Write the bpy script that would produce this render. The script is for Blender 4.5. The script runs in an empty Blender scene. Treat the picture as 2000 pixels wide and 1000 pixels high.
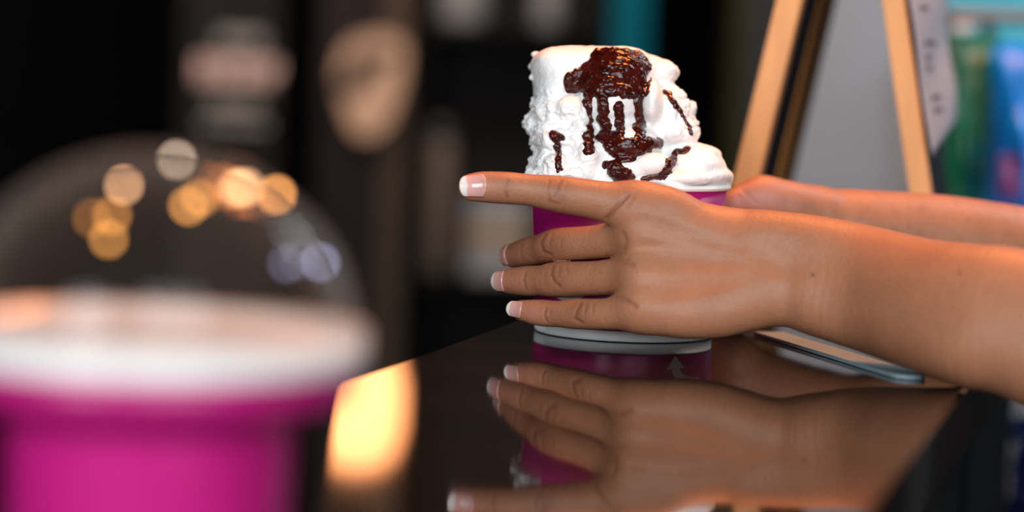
import bpy, bmesh, math, random
import numpy as np
from mathutils import Vector, Matrix
from mathutils.bvhtree import BVHTree

random.seed(7)
rng = np.random.default_rng(7)
S = bpy.context.scene
COL = S.collection

# ------------------------------------------------------------------ camera
FPX = 4860.0                       # focal length in pixels of a 2000 px wide frame
PITCH = math.atan(378 / FPX)
ROLL = math.radians(2.3)
COUNTER_Z = 1.0
_F = np.array([0, math.cos(PITCH), -math.sin(PITCH)])
_U0 = np.array([0, math.sin(PITCH), math.cos(PITCH)])
_X = np.array([1.0, 0, 0])
_R = math.cos(ROLL) * _X + math.sin(ROLL) * _U0
_U = -math.sin(ROLL) * _X + math.cos(ROLL) * _U0
CB = np.stack([_R, _U, _F])        # rows: right, up, forward


def ray(u, v):
    return np.array([(u - 1000) / FPX, -(v - 500) / FPX, 1.0]) @ CB


CUP_D = 1.2
CAM = np.array([0, 0, COUNTER_Z - CUP_D * ray(1216, 650.5)[2]])


def P(u, v, d):                    # point seen at u, v, at depth d
    return CAM + d * ray(u, v)


def G(u, v, z=COUNTER_Z):          # point on the plane at height z
    r = ray(u, v)
    return CAM + r * ((z - CAM[2]) / r[2])


cd = bpy.data.cameras.new('camera')
co = bpy.data.objects.new('camera', cd)
COL.objects.link(co)
cd.sensor_width = 36
cd.lens = FPX / 2000 * 36
cd.clip_start = 0.02
cd.dof.use_dof = True
cd.dof.focus_distance = 1.14
cd.dof.aperture_fstop = 3.6
m = Matrix.Identity(4)
for i in range(3):
    m[i][0], m[i][1], m[i][2], m[i][3] = _R[i], _U[i], -_F[i], CAM[i]
co.matrix_world = m
S.camera = co

# ------------------------------------------------------------------ world, light, exposure
S.view_settings.view_transform = 'Standard'
S.view_settings.look = 'None'
S.view_settings.exposure = 0.0
S.view_settings.gamma = 1.0
S.view_settings.use_curve_mapping = False
W = bpy.data.worlds.new('world')
S.world = W
W.use_nodes = True
W.node_tree.nodes['Background'].inputs[0].default_value = (0.55, 0.6, 0.7, 1)
W.node_tree.nodes['Background'].inputs[1].default_value = 0.05


def area(name, loc, target, sx, sy, power, color):
    l = bpy.data.lights.new(name, 'AREA')
    l.shape = 'RECTANGLE'
    l.size, l.size_y = sx, sy
    l.energy = power
    l.color = color
    o = bpy.data.objects.new(name, l)
    COL.objects.link(o)
    o.location = loc
    o.rotation_euler = (Vector(target) - Vector(loc)).to_track_quat('-Z', 'Y').to_euler()
    return o


area('window_daylight', (0.65, -1.35, 1.85), (0.05, 1.15, 1.05), 1.5, 1.1, 52, (0.97, 0.98, 1.0))
area('side_window', (-0.95, -0.95, 1.6), (0.05, 1.15, 1.05), 0.7, 0.9, 30, (0.93, 0.97, 1.0))
area('pendant_glow', (0.24, 1.42, 1.95), (0.12, 1.18, 1.0), 0.30, 0.30, 13.5, (1.0, 0.30, 0.08))
area('rack_fill', (0.85, 1.62, 1.85), (0.45, 2.0, 1.1), 0.35, 0.35, 6.5, (0.92, 0.98, 1.0))  # added fill light that brightens the snack rack and the wall behind
area('back_room_lamp', (-0.2, 3.6, 2.6), (-0.3, 5.2, 1.0), 1.0, 0.6, 25, (1.0, 0.86, 0.72))


# ------------------------------------------------------------------ materials
def mat(name, color, rough=0.5, metal=0.0, coat=0.0, noise=0.0, scale=30.0, bump=0.0, bscale=200.0, emit=None, strength=0.0,
        sss=0.0, sssr=(1, 0.3, 0.15), ssss=0.005, ior=1.45, stretch=None, spec=0.5):
    M = bpy.data.materials.new(name)
    M.use_nodes = True
    nt = M.node_tree
    b = nt.nodes['Principled BSDF']
    b.inputs['Base Color'].default_value = (*color, 1)
    b.inputs['Roughness'].default_value = rough
    b.inputs['Metallic'].default_value = metal
    b.inputs['Coat Weight'].default_value = coat
    b.inputs['IOR'].default_value = ior
    b.inputs['Specular IOR Level'].default_value = spec
    if sss:
        b.inputs['Subsurface Weight'].default_value = sss
        b.inputs['Subsurface Radius'].default_value = sssr
        b.inputs['Subsurface Scale'].default_value = ssss
    if emit:
        b.inputs['Emission Color'].default_value = (*emit, 1)
        b.inputs['Emission Strength'].default_value = strength
    if noise or bump:
        tc = nt.nodes.new('ShaderNodeTexCoord')
        src = tc.outputs['Object']
        if stretch:
            mp = nt.nodes.new('ShaderNodeMapping')
            mp.inputs['Scale'].default_value = stretch
            nt.links.new(src, mp.inputs[0])
            src = mp.outputs[0]
    if noise:
        n = nt.nodes.new('ShaderNodeTexNoise')
        n.inputs['Scale'].default_value = scale
        n.inputs['Detail'].default_value = 5
        nt.links.new(src, n.inputs['Vector'])
        r = nt.nodes.new('ShaderNodeValToRGB')
        r.color_ramp.elements[0].position = 0.3
        r.color_ramp.elements[1].position = 0.7
        r.color_ramp.elements[0].color = tuple(max(0, c * (1 - noise)) for c in color) + (1,)
        r.color_ramp.elements[1].color = tuple(min(1, c * (1 + noise)) for c in color) + (1,)
        nt.links.new(n.outputs[0], r.inputs[0])
        nt.links.new(r.outputs[0], b.inputs['Base Color'])
    if bump:
        n2 = nt.nodes.new('ShaderNodeTexNoise')
        n2.inputs['Scale'].default_value = bscale
        n2.inputs['Detail'].default_value = 4
        nt.links.new(src, n2.inputs['Vector'])
        bp = nt.nodes.new('ShaderNodeBump')
        bp.inputs['Strength'].default_value = bump
        bp.inputs['Distance'].default_value = 0.001
        nt.links.new(n2.outputs[0], bp.inputs['Height'])
        nt.links.new(bp.outputs[0], b.inputs['Normal'])
    return M


def glow(name, color, strength):
    return mat(name, (0.02, 0.02, 0.02), 0.4, emit=color, strength=strength)


def film(name, tint, haze):        # clear thin plastic: lets light through, mirrors by Fresnel, a trace of haze
    M = bpy.data.materials.new(name)
    M.use_nodes = True
    nt = M.node_tree
    nt.nodes.clear()
    out = nt.nodes.new('ShaderNodeOutputMaterial')
    tr = nt.nodes.new('ShaderNodeBsdfTransparent')
    tr.inputs[0].default_value = (*tint, 1)
    gl = nt.nodes.new('ShaderNodeBsdfGlossy')
    gl.inputs['Roughness'].default_value = 0.06
    df = nt.nodes.new('ShaderNodeBsdfDiffuse')
    df.inputs[0].default_value = (0.8, 0.68, 0.58, 1)
    fr = nt.nodes.new('ShaderNodeFresnel')
    geo = nt.nodes.new('ShaderNodeNewGeometry')
    ior = nt.nodes.new('ShaderNodeMix')
    ior.inputs[2].default_value = 1.5
    ior.inputs[3].default_value = 1 / 1.5
    nt.links.new(geo.outputs['Backfacing'], ior.inputs[0])
    nt.links.new(ior.outputs[0], fr.inputs[0])
    m1 = nt.nodes.new('ShaderNodeMixShader')
    lw = nt.nodes.new('ShaderNodeLayerWeight')
    lw.inputs[0].default_value = 0.5
    pw = nt.nodes.new('ShaderNodeMath')
    pw.operation = 'POWER'
    pw.inputs[1].default_value = 3.0
    ml = nt.nodes.new('ShaderNodeMath')
    ml.operation = 'MULTIPLY_ADD'
    ml.inputs[1].default_value = haze * 10
    ml.inputs[2].default_value = haze * 0.35
    nt.links.new(lw.outputs['Facing'], pw.inputs[0])
    nt.links.new(pw.outputs[0], ml.inputs[0])
    nt.links.new(ml.outputs[0], m1.inputs[0])
    m2 = nt.nodes.new('ShaderNodeMixShader')
    nt.links.new(tr.outputs[0], m1.inputs[1])
    nt.links.new(df.outputs[0], m1.inputs[2])
    half = nt.nodes.new('ShaderNodeMath')
    half.operation = 'MULTIPLY'
    half.inputs[1].default_value = 0.5
    nt.links.new(fr.outputs[0], half.inputs[0])
    nt.links.new(half.outputs[0], m2.inputs[0])
    nt.links.new(m1.outputs[0], m2.inputs[1])
    nt.links.new(gl.outputs[0], m2.inputs[2])
    nt.links.new(m2.outputs[0], out.inputs[0])
    return M


def pigmented(M):                  # base colour from the painted pigment of the mesh
    nt = M.node_tree
    b = nt.nodes['Principled BSDF']
    a = nt.nodes.new('ShaderNodeAttribute')
    a.attribute_name = 'pigment'
    nt.links.new(a.outputs['Color'], b.inputs['Base Color'])
    return M


MT = dict(
    skin=pigmented(mat('skin', (0.4, 0.2, 0.12), 0.5, sss=0.12, sssr=(1.0, 0.35, 0.2), ssss=0.004, bump=0.25, bscale=900)),
    nail=pigmented(mat('nail', (0.7, 0.45, 0.4), 0.2, coat=0.5)),
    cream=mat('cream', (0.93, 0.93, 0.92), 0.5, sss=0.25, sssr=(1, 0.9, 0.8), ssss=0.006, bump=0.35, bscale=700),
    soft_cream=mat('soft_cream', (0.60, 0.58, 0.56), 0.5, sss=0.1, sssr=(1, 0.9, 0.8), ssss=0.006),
    sauce=mat('sauce', (0.045, 0.005, 0.003), 0.13, coat=0.2, spec=0.35, noise=0.6, scale=160, bump=0.6, bscale=420),
    magenta=mat('magenta', (0.44, 0.010, 0.165), 0.34, noise=0.04, scale=60),
    paper_white=mat('paper_white', (0.82, 0.84, 0.84), 0.5, noise=0.03, scale=80),
    print_white=mat('print_white', (0.75, 0.76, 0.78), 0.5),
    counter=mat('counter', (0.012, 0.010, 0.009), 0.045, ior=1.5, noise=0.25, scale=12),
    counter_edge=mat('counter_edge', (0.008, 0.008, 0.008), 0.4),
    black=mat('black', (0.005, 0.005, 0.006), 0.7, spec=0.2, noise=0.2, scale=20),
    dark_grey=mat('dark_grey', (0.022, 0.021, 0.021), 0.8, spec=0.2, noise=0.15, scale=5),
    brown_column=mat('brown_column', (0.07, 0.045, 0.028), 0.6, noise=0.2, scale=6),
    mauve_column=mat('mauve_column', (0.026, 0.022, 0.024), 0.8, spec=0.2, noise=0.12, scale=6),
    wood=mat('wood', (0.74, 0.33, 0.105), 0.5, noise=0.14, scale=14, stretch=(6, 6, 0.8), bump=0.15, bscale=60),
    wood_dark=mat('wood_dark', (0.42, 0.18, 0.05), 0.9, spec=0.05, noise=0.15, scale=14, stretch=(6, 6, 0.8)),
    chalk_black=mat('chalk_black', (0.018, 0.018, 0.022), 0.9, spec=0.1, noise=0.3, scale=30),
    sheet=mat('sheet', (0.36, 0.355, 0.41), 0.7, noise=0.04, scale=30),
    ink=mat('ink', (0.05, 0.05, 0.07), 0.7),
    grey_panel=mat('grey_panel', (0.19, 0.24, 0.28), 0.6, noise=0.06, scale=3),
    turquoise=mat('turquoise', (0.07, 0.50, 0.64), 0.6, noise=0.06, scale=3),
    teal=mat('teal', (0.003, 0.15, 0.23), 0.7, spec=0.1, noise=0.1, scale=6),
    steel=mat('steel', (0.15, 0.155, 0.16), 0.4, metal=0.5, noise=0.05, scale=40),
    green_foil=mat('green_foil', (0.004, 0.13, 0.072), 0.32, noise=0.45, scale=16),
    blue_foil=mat('blue_foil', (0.006, 0.22, 0.92), 0.30, noise=0.35, scale=14),
    shaded_blue_foil=mat('shaded_blue_foil', (0.006, 0.02, 0.12), 0.35, noise=0.35, scale=14),  # blue foil of the lower bag, with its shade put into the colour
    shaded_green_foil=mat('shaded_green_foil', (0.004, 0.03, 0.03), 0.4, noise=0.4, scale=16),  # green foil darkened, lower-shelf shade put into the colour
    purple=mat('purple', (0.20, 0.09, 0.34), 0.4),
    white_plastic=mat('white_plastic', (0.68, 0.67, 0.66), 0.3, coat=0.2),
    strip=mat('strip', (0.22, 0.29, 0.33), 0.8, spec=0.1, noise=0.05, scale=40),
    pale_ware=mat('pale_ware', (0.40, 0.40, 0.42), 0.4, noise=0.05, scale=20),
    tan_box=mat('tan_box', (0.30, 0.23, 0.19), 0.6, noise=0.1, scale=20),
    ochre=mat('ochre', (0.52, 0.30, 0.09), 0.6),
    silver_box=mat('silver_box', (0.45, 0.45, 0.48), 0.4, noise=0.1, scale=10),
    olive=mat('olive', (0.045, 0.042, 0.012), 0.7, noise=0.3, scale=10),
    sign_pink=glow('sign_pink', (0.75, 0.42, 0.33), 0.95),
    sign_dim=glow('sign_dim', (0.75, 0.58, 0.48), 0.45),
    logo_glow=glow('logo_glow', (0.85, 0.43, 0.24), 0.55),
    logo_dark=mat('logo_dark', (0.05, 0.035, 0.025), 0.6),
    lamp_glow=glow('lamp_glow', (1.0, 0.36, 0.13), 7.5),
    lamp_core=glow('lamp_core', (1.0, 0.72, 0.38), 16.0),
    plaster=mat('plaster', (0.020, 0.020, 0.021), 0.8, noise=0.15, scale=4),
    dark_wall=mat('dark_wall', (0.003, 0.003, 0.005), 0.9, spec=0.1, noise=0.3, scale=3),
    floor=mat('floor', (0.035, 0.032, 0.03), 0.5, noise=0.3, scale=6),
    sleeve=mat('sleeve', (0.02, 0.02, 0.024), 0.9, noise=0.2, scale=60),
    dome_film=film('dome_film', (0.97, 0.96, 0.95), 0.02),
)


# ------------------------------------------------------------------ helpers
def link(name, me, parent=None, m=None):
    o = bpy.data.objects.new(name, me)
    COL.objects.link(o)
    if m is not None:
        for x in (m if isinstance(m, (list, tuple)) else [m]):
            me.materials.append(MT[x] if isinstance(x, str) else x)
    if parent is not None:
        o.parent = parent
        o.matrix_parent_inverse = Matrix.Translation(-parent.location) if parent.type == 'EMPTY' else Matrix.Identity(4)
    return o


def tag(o, label, cat, group=None, kind=None):
    o['label'] = label
    o['category'] = cat
    if group:
        o['group'] = group
    if kind:
        o['kind'] = kind
    return o


def thing(name, loc, label, cat, group=None):
    o = bpy.data.objects.new(name, None)
    COL.objects.link(o)
    o.location = loc
    o.empty_display_size = 0.02
    return tag(o, label, cat, group)


def obj(name, bm, m, parent=None, smooth=False):
    bmesh.ops.recalc_face_normals(bm, faces=bm.faces)
    me = bpy.data.meshes.new(name)
    bm.to_mesh(me)
    bm.free()
    if smooth:
        me.shade_smooth()
    return link(name, me, parent, m)


def structure(name, bm, m):
    o = obj(name, bm, m)
    o['kind'] = 'structure'
    return o


def box(bm, lo, hi, bevel=0.0):
    g = bmesh.ops.create_cube(bm, size=1)
    for v in g['verts']:
        v.co = Vector([lo[i] + (v.co[i] + 0.5) * (hi[i] - lo[i]) for i in range(3)])
    if bevel:
        es = list({e for v in g['verts'] for e in v.link_edges})
        bmesh.ops.bevel(bm, geom=es, offset=bevel, segments=2, affect='EDGES', profile=0.6)
    return bm


def bx(lo, hi, bevel=0.0):
    return box(bmesh.new(), lo, hi, bevel)


def prism(bm, pts, vec):           # closed prism: polygon pts pushed along vec
    a = [bm.verts.new(Vector(p)) for p in pts]
    b = [bm.verts.new(Vector(p) + Vector(vec)) for p in pts]
    n = len(pts)
    bm.faces.new(a)
    bm.faces.new(b[::-1])
    for i in range(n):
        bm.faces.new([a[i], b[i], b[(i + 1) % n], a[(i + 1) % n]])
    return bm


def lathe(bm, prof, n=64, c=(0, 0, 0)):
    rings = []
    for r, z in prof:
        if r < 1e-6:
            rings.append([bm.verts.new((c[0], c[1], c[2] + z))])
        else:
            rings.append([bm.verts.new((c[0] + r * math.cos(2 * math.pi * k / n), c[1] + r * math.sin(2 * math.pi * k / n), c[2] + z)) for k in range(n)])
    for a, b in zip(rings, rings[1:]):
        for k in range(n):
            q = [a[k % len(a)], a[(k + 1) % len(a)], b[(k + 1) % len(b)], b[k % len(b)]]
            q2 = []
            for v in q:
                if v not in q2:
                    q2.append(v)
            if len(q2) > 2:
                bm.faces.new(q2)
    return bm


def tube(bm, pts, r, n=10):
    pts = [Vector(p) for p in pts]
    rings = []
    for i, p in enumerate(pts):
        d = (pts[min(i + 1, len(pts) - 1)] - pts[max(i - 1, 0)]).normalized()
        a = d.orthogonal().normalized() if i == 0 else (rings_a - d * rings_a.dot(d)).normalized()
        rings_a = a
        b = d.cross(a)
        rr = r[i] if isinstance(r, (list, tuple)) else r
        rings.append([bm.verts.new(p + rr * (math.cos(2 * math.pi * k / n) * a + math.sin(2 * math.pi * k / n) * b)) for k in range(n)])
    for A, B in zip(rings, rings[1:]):
        for k in range(n):
            bm.faces.new([A[k], A[(k + 1) % n], B[(k + 1) % n], B[k]])
    bm.faces.new(rings[0][::-1])
    bm.faces.new(rings[-1])
    return bm


def sphere(bm, c, r, seg=16, squash=1.0):
    g = bmesh.ops.create_uvsphere(bm, u_segments=seg, v_segments=seg // 2 + 2, radius=r)
    for v in g['verts']:
        v.co = Vector((v.co.x + c[0], v.co.y + c[1], v.co.z * squash + c[2]))
    return bm


# ------------------------------------------------------------------ distance-field modelling (camera axes, metres)
class Field:
    def __init__(self, lo, hi, h):
        self.lo, self.h = np.array(lo, np.float32), h
        self.n = np.ceil((np.array(hi) - np.array(lo)) / h).astype(int) + 1
        self.g = np.full(self.n, 0.03, np.float32)

    def sub(self, lo, hi):
        a = np.clip(np.floor((lo - self.lo) / self.h).astype(int), 0, self.n)
        b = np.clip(np.ceil((hi - self.lo) / self.h).astype(int) + 1, 0, self.n)
        sl = tuple(slice(x, y) for x, y in zip(a, b))
        ax = [self.lo[i] + self.h * np.arange(a[i], b[i], dtype=np.float32) for i in range(3)]
        return sl, ax


def smin(a, b, k):
    if k <= 0:
        return np.minimum(a, b)
    h = np.maximum(k - np.abs(a - b), 0) / k
    return np.minimum(a, b) - h * h * k * 0.25


def cone_sdf(ax, a, b, ra, rb):
    x, y, z = ax[0][:, None, None], ax[1][None, :, None], ax[2][None, None, :]
    d = b - a
    L = float(d @ d) + 1e-12
    t = np.clip(((x - a[0]) * d[0] + (y - a[1]) * d[1] + (z - a[2]) * d[2]) / L, 0, 1)
    q = np.sqrt((x - a[0] - t * d[0]) ** 2 + (y - a[1] - t * d[1]) ** 2 + (z - a[2] - t * d[2]) ** 2)
    return (q - (ra + (rb - ra) * t)).astype(np.float32)


def ell_sdf(ax, c, r):
    x, y, z = (ax[0] - c[0])[:, None, None], (ax[1] - c[1])[None, :, None], (ax[2] - c[2])[None, None, :]
    k0 = np.sqrt((x / r[0]) ** 2 + (y / r[1]) ** 2 + (z / r[2]) ** 2)
    k1 = np.sqrt((x / r[0] ** 2) ** 2 + (y / r[1] ** 2) ** 2 + (z / r[2] ** 2) ** 2) + 1e-9
    return (k0 * (k0 - 1) / k1).astype(np.float32)


def spline(A, n=5):                # Catmull-Rom through the rows of A
    A = np.array(A, float)
    if len(A) < 3:
        return A
    B = np.concatenate([[2 * A[0] - A[1]], A, [2 * A[-1] - A[-2]]])
    out = []
    for i in range(1, len(B) - 2):
        for t in np.arange(n) / n:
            out.append(0.5 * (2 * B[i] + (B[i + 1] - B[i - 1]) * t + (2 * B[i - 1] - 5 * B[i] + 4 * B[i + 1] - B[i + 2]) * t * t + (3 * B[i] - B[i - 1] - 3 * B[i + 1] + B[i + 2]) * t ** 3))
    return np.array(out + [A[-1]])


def chain(field, pts, k):          # pts: list of (point, radius); returns (slice, sdf) of the smooth chain
    A = spline([list(p) + [r] for p, r in pts])
    C, Rr = A[:, :3], A[:, 3]
    pts = list(zip(C, Rr))
    mrg = Rr.max() + 0.016
    sl, ax = field.sub(C.min(0) - mrg, C.max(0) + mrg)
    out = np.full([len(a) for a in ax], 0.03, np.float32)
    o = [x[0] if len(x) else 0 for x in ax]
    for (a, ra), (b, rb) in zip(pts, pts[1:]):
        mr = max(ra, rb) + 0.016
        lo, hi = np.minimum(a, b) - mr, np.maximum(a, b) + mr
        ss = tuple(slice(int(np.clip((lo[i] - o[i]) / field.h, 0, len(ax[i]))), int(np.clip((hi[i] - o[i]) / field.h + 2, 0, len(ax[i])))) for i in range(3))
        aa = [ax[i][ss[i]] for i in range(3)]
        out[ss] = smin(out[ss], cone_sdf(aa, np.array(a), np.array(b), ra, rb), k)
    return sl, out


def largest(V, Q):                 # keep only the largest connected piece
    lab = np.arange(len(V))
    E = np.concatenate([Q[:, [0, 1]], Q[:, [1, 2]], Q[:, [2, 3]], Q[:, [3, 0]]])
    while True:
        old = lab.copy()
        mn = np.minimum(lab[E[:, 0]], lab[E[:, 1]])
        np.minimum.at(lab, E[:, 0], mn)
        np.minimum.at(lab, E[:, 1], mn)
        lab = lab[lab]
        if (lab == old).all():
            break
    k = np.argmax(np.bincount(lab))
    keep = lab == k
    new = np.cumsum(keep) - 1
    return V[keep], new[Q[keep[Q[:, 0]]]]


def surface(field):                # naive surface nets -> vertices (camera axes) and quads
    g = field.g
    ins = g < 0
    n = np.array(g.shape)
    c = [ins[i:n[0] - 1 + i, j:n[1] - 1 + j, k:n[2] - 1 + k] for i in (0, 1) for j in (0, 1) for k in (0, 1)]
    anyi = np.logical_or.reduce(c)
    alli = np.logical_and.reduce(c)
    act = np.argwhere(anyi & ~alli)
    idx = np.full(n - 1, -1, np.int32)
    idx[act[:, 0], act[:, 1], act[:, 2]] = np.arange(len(act))
    val = np.stack([g[act[:, 0] + i, act[:, 1] + j, act[:, 2] + k] for i in (0, 1) for j in (0, 1) for k in (0, 1)], 1)
    off = np.array([(i, j, k) for i in (0, 1) for j in (0, 1) for k in (0, 1)], float)
    acc = np.zeros((len(act), 3))
    cnt = np.zeros(len(act))
    for a in range(8):
        for b in range(a + 1, 8):
            if np.abs(off[a] - off[b]).sum() != 1:
                continue
            va, vb = val[:, a], val[:, b]
            s = (va < 0) != (vb < 0)
            t = np.where(s, va / np.where(s, va - vb, 1), 0)
            acc += np.where(s[:, None], off[a] + t[:, None] * (off[b] - off[a]), 0)
            cnt += s
    V = field.lo + field.h * (act + acc / cnt[:, None])
    Q = []
    for ax in range(3):
        o1, o2 = [(1, 2), (2, 0), (0, 1)][ax]
        sa = [slice(None)] * 3
        sb = [slice(None)] * 3
        sa[ax], sb[ax] = slice(0, -1), slice(1, None)
        d = ins[tuple(sa)] != ins[tuple(sb)]
        e = np.argwhere(d)
        e = e[(e[:, o1] > 0) & (e[:, o2] > 0) & (e[:, o1] < n[o1] - 1) & (e[:, o2] < n[o2] - 1)]
        u1 = np.zeros(3, int)
        u1[o1] = 1
        u2 = np.zeros(3, int)
        u2[o2] = 1
        q = np.stack([idx[tuple((e - x).T)] for x in (u1 + u2, u2, 0 * u1, u1)], 1)
        flip = ~ins[tuple(e.T)]
        q[flip] = q[flip][:, ::-1]
        Q.append(q)
    return V, np.concatenate(Q)


def relax(V, Q, it=2, lam=0.5):
    E = np.concatenate([Q[:, [0, 1]], Q[:, [1, 2]], Q[:, [2, 3]], Q[:, [3, 0]]])
    deg = np.bincount(E.ravel(), minlength=len(V)).astype(float)[:, None]
    for k in range(it):
        for s in (lam, -lam * 1.03):
            A = np.zeros_like(V)
            for j in range(3):
                A[:, j] = np.bincount(E[:, 0], V[E[:, 1], j], len(V)) + np.bincount(E[:, 1], V[E[:, 0], j], len(V))
            V = V + s * (A / deg - V)
    return V


def normals(V, Q):
    N = np.cross(V[Q[:, 2]] - V[Q[:, 0]], V[Q[:, 3]] - V[Q[:, 1]])
    A = np.zeros_like(V)
    for j in range(3):
        for c in range(4):
            A[:, j] += np.bincount(Q[:, c], N[:, j], len(V))
    return A / (np.linalg.norm(A, axis=1, keepdims=True) + 1e-12)


LAT = rng.random((32, 32, 32)).astype(np.float32)


def noise3(p):                     # smooth value noise, 0..1
    i = np.floor(p).astype(int)
    f = p - i
    f = f * f * (3 - 2 * f)
    r = 0
    for a in (0, 1):
        for b in (0, 1):
            for c in (0, 1):
                w = (f[:, 0] if a else 1 - f[:, 0]) * (f[:, 1] if b else 1 - f[:, 1]) * (f[:, 2] if c else 1 - f[:, 2])
                r = r + w * LAT[(i[:, 0] + a) % 32, (i[:, 1] + b) % 32, (i[:, 2] + c) % 32]
    return r


def to_world(V):
    return CAM + V @ CB


def J(u, v, w):                    # camera-axes point seen at u, v, w millimetres beyond the cup's axis
    d = CUP_D + w / 1000
    return np.array([(u - 1000) / FPX * d, -(v - 500) / FPX * d, d])


def pr(r, w=0):
    return r / FPX * (CUP_D + w / 1000)


def pix(V):
    return 1000 + FPX * V[:, 0] / V[:, 2], 500 - FPX * V[:, 1] / V[:, 2]


def field_mesh(name, V, Q, color=None):
    me = bpy.data.meshes.new(name)
    Wv = to_world(V)
    me.vertices.add(len(Wv))
    me.vertices.foreach_set('co', Wv.astype(np.float32).ravel())
    me.loops.add(len(Q) * 4)
    me.loops.foreach_set('vertex_index', Q.astype(np.int32).ravel())
    me.polygons.add(len(Q))
    me.polygons.foreach_set('loop_start', np.arange(0, len(Q) * 4, 4, dtype=np.int32))
    me.update(calc_edges=True)
    me.validate()
    me.shade_smooth()
    if color is not None:
        a = me.color_attributes.new('pigment', 'FLOAT_COLOR', 'POINT')
        a.data.foreach_set('color', np.concatenate([color, np.ones((len(V), 1))], 1).astype(np.float32).ravel())
    return me


# ================================================================== SETTING
structure('floor', bx((-3, -2, -0.05), (3, 7, 0)), 'floor')
structure('ceiling', bx((-3, -2, 2.9), (3, 7, 2.95)), 'plaster')
structure('wall_back', bx((-3, 6.0, 0), (3, 6.1, 2.9)), 'dark_wall')
structure('wall_left', bx((-3.1, -2, 0), (-3, 6, 2.9)), 'dark_wall')
structure('wall_right', bx((3, -2, 0), (3.1, 6, 2.9)), 'plaster')
structure('wall_front', bx((-3, -2.1, 0), (3, -2, 2.9)), 'plaster')

# turquoise partition behind the snack rack
p0 = P(1835, 0, 2.5)
structure('wall_partition', bx((p0[0], 2.50, 0.98), (1.6, 2.56, 2.6)), 'turquoise')
structure('wall_lower_dark', bx((p0[0], 2.48, 0), (1.6, 2.58, 0.98)), 'black')  # added black lower wall that keeps the space under the forearm dark

# counter: dark polished slab on a dark base
A = G(665, 750)
Bdir = G(1010, 625) - A
Bk = A + Bdir * ((1.80 - A[1]) / Bdir[1])
Ldir = G(630, 960) - A
Lf = A + Ldir * ((0.50 - A[1]) / Ldir[1])
R1, R2 = G(1888, 758), G(1696, 992)
Rdir = R1 - R2
Rb = R2 + Rdir * ((1.74 - R2[1]) / Rdir[1])
Rf = R2 + Rdir * ((0.50 - R2[1]) / Rdir[1])
poly = [Lf, A, Bk, Rb, Rf]
ctr = sum(poly) / 5
counter = thing('counter', (ctr[0], ctr[1], 0), 'dark polished counter with a mirror-like top under the held magenta cup', 'counter')
bm = prism(bmesh.new(), [(p[0], p[1], COUNTER_Z) for p in poly], (0, 0, -0.03))
bmesh.ops.bevel(bm, geom=[e for e in bm.edges if abs(e.verts[0].co.z - e.verts[1].co.z) < 1e-5], offset=0.0015, segments=2, affect='EDGES')
obj('countertop', bm, 'counter', counter)
ins = [(ctr[0] + (p[0] - ctr[0]) * 0.86, ctr[1] + (p[1] - ctr[1]) * 0.93, COUNTER_Z - 0.03) for p in poly]
obj('base', prism(bmesh.new(), ins, (0, 0, -(COUNTER_Z - 0.03))), 'counter_edge', counter)

# ================================================================== MAGENTA CUP IN HAND
CX, CY, _ = G(1216, 650.5)
R_BASE, R_TOP, CUP_H = 0.0424, 0.0470, 0.0736
cup = thing('ice_cream_cup', (CX, CY, COUNTER_Z), 'magenta paper ice cream cup held between two hands on the dark counter', 'cup')


def cup_r(z):
    return R_BASE + (R_TOP - R_BASE) * z / CUP_H


c0 = (CX, CY, COUNTER_Z)
zb = 0.0052
obj('wall', lathe(bmesh.new(), [(cup_r(zb) - 0.0012, zb), (cup_r(zb), zb), (cup_r(zb + 0.001) + 0.0002, zb + 0.001), (cup_r(0.03), 0.03), (cup_r(0.05), 0.05), (R_TOP, CUP_H - 0.002),
                               (R_TOP - 0.0008, CUP_H - 0.002), (cup_r(0.03) - 0.0008, 0.03), (cup_r(zb) - 0.0008, zb + 0.002)], 96, c0), 'magenta', cup, True)
obj('base_ring', lathe(bmesh.new(), [(0, 0.004), (R_BASE - 0.002, 0.004), (R_BASE - 0.0015, 0.0004), (R_BASE - 0.0004, 0.0003), (R_BASE + 0.0002, 0.001), (cup_r(zb), zb - 0.0002), (cup_r(zb) - 0.001, zb), (0, zb)], 96, c0),
    'paper_white', cup, True)
rimp = []
for k in range(13):
    a = 2 * math.pi * k / 12
    rimp.append((R_TOP + 0.0005 + 0.0014 * math.cos(a), CUP_H - 0.001 + 0.0014 * math.sin(a)))
obj('rolled_rim', lathe(bmesh.new(), rimp, 96, c0), 'paper_white', cup, True)


def on_cup(ang, z, off=0.00035):   # ang measured from the side that faces the camera, + to the right
    r = cup_r(z) + off
    return (CX + r * math.sin(ang), CY - r * math.cos(ang), COUNTER_Z + z)


def wrap_strip(bm, line, widths):  # printed band along (ang*r, z) points
    L = [np.array(p, float) for p in line]
    row = []
    for i, p in enumerate(L):
        d = L[min(i + 1, len(L) - 1)] - L[max(i - 1, 0)]
        d = d / np.linalg.norm(d)
        nn = np.array([-d[1], d[0]])
        a, b = p + nn * widths[i] / 2, p - nn * widths[i] / 2
        row.append((bm.verts.new(on_cup(a[0] / 0.043, a[1])), bm.verts.new(on_cup(b[0] / 0.043, b[1]))))
    for (a, b), (c, d) in zip(row, row[1:]):
        bm.faces.new([a, b, d, c])


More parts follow.
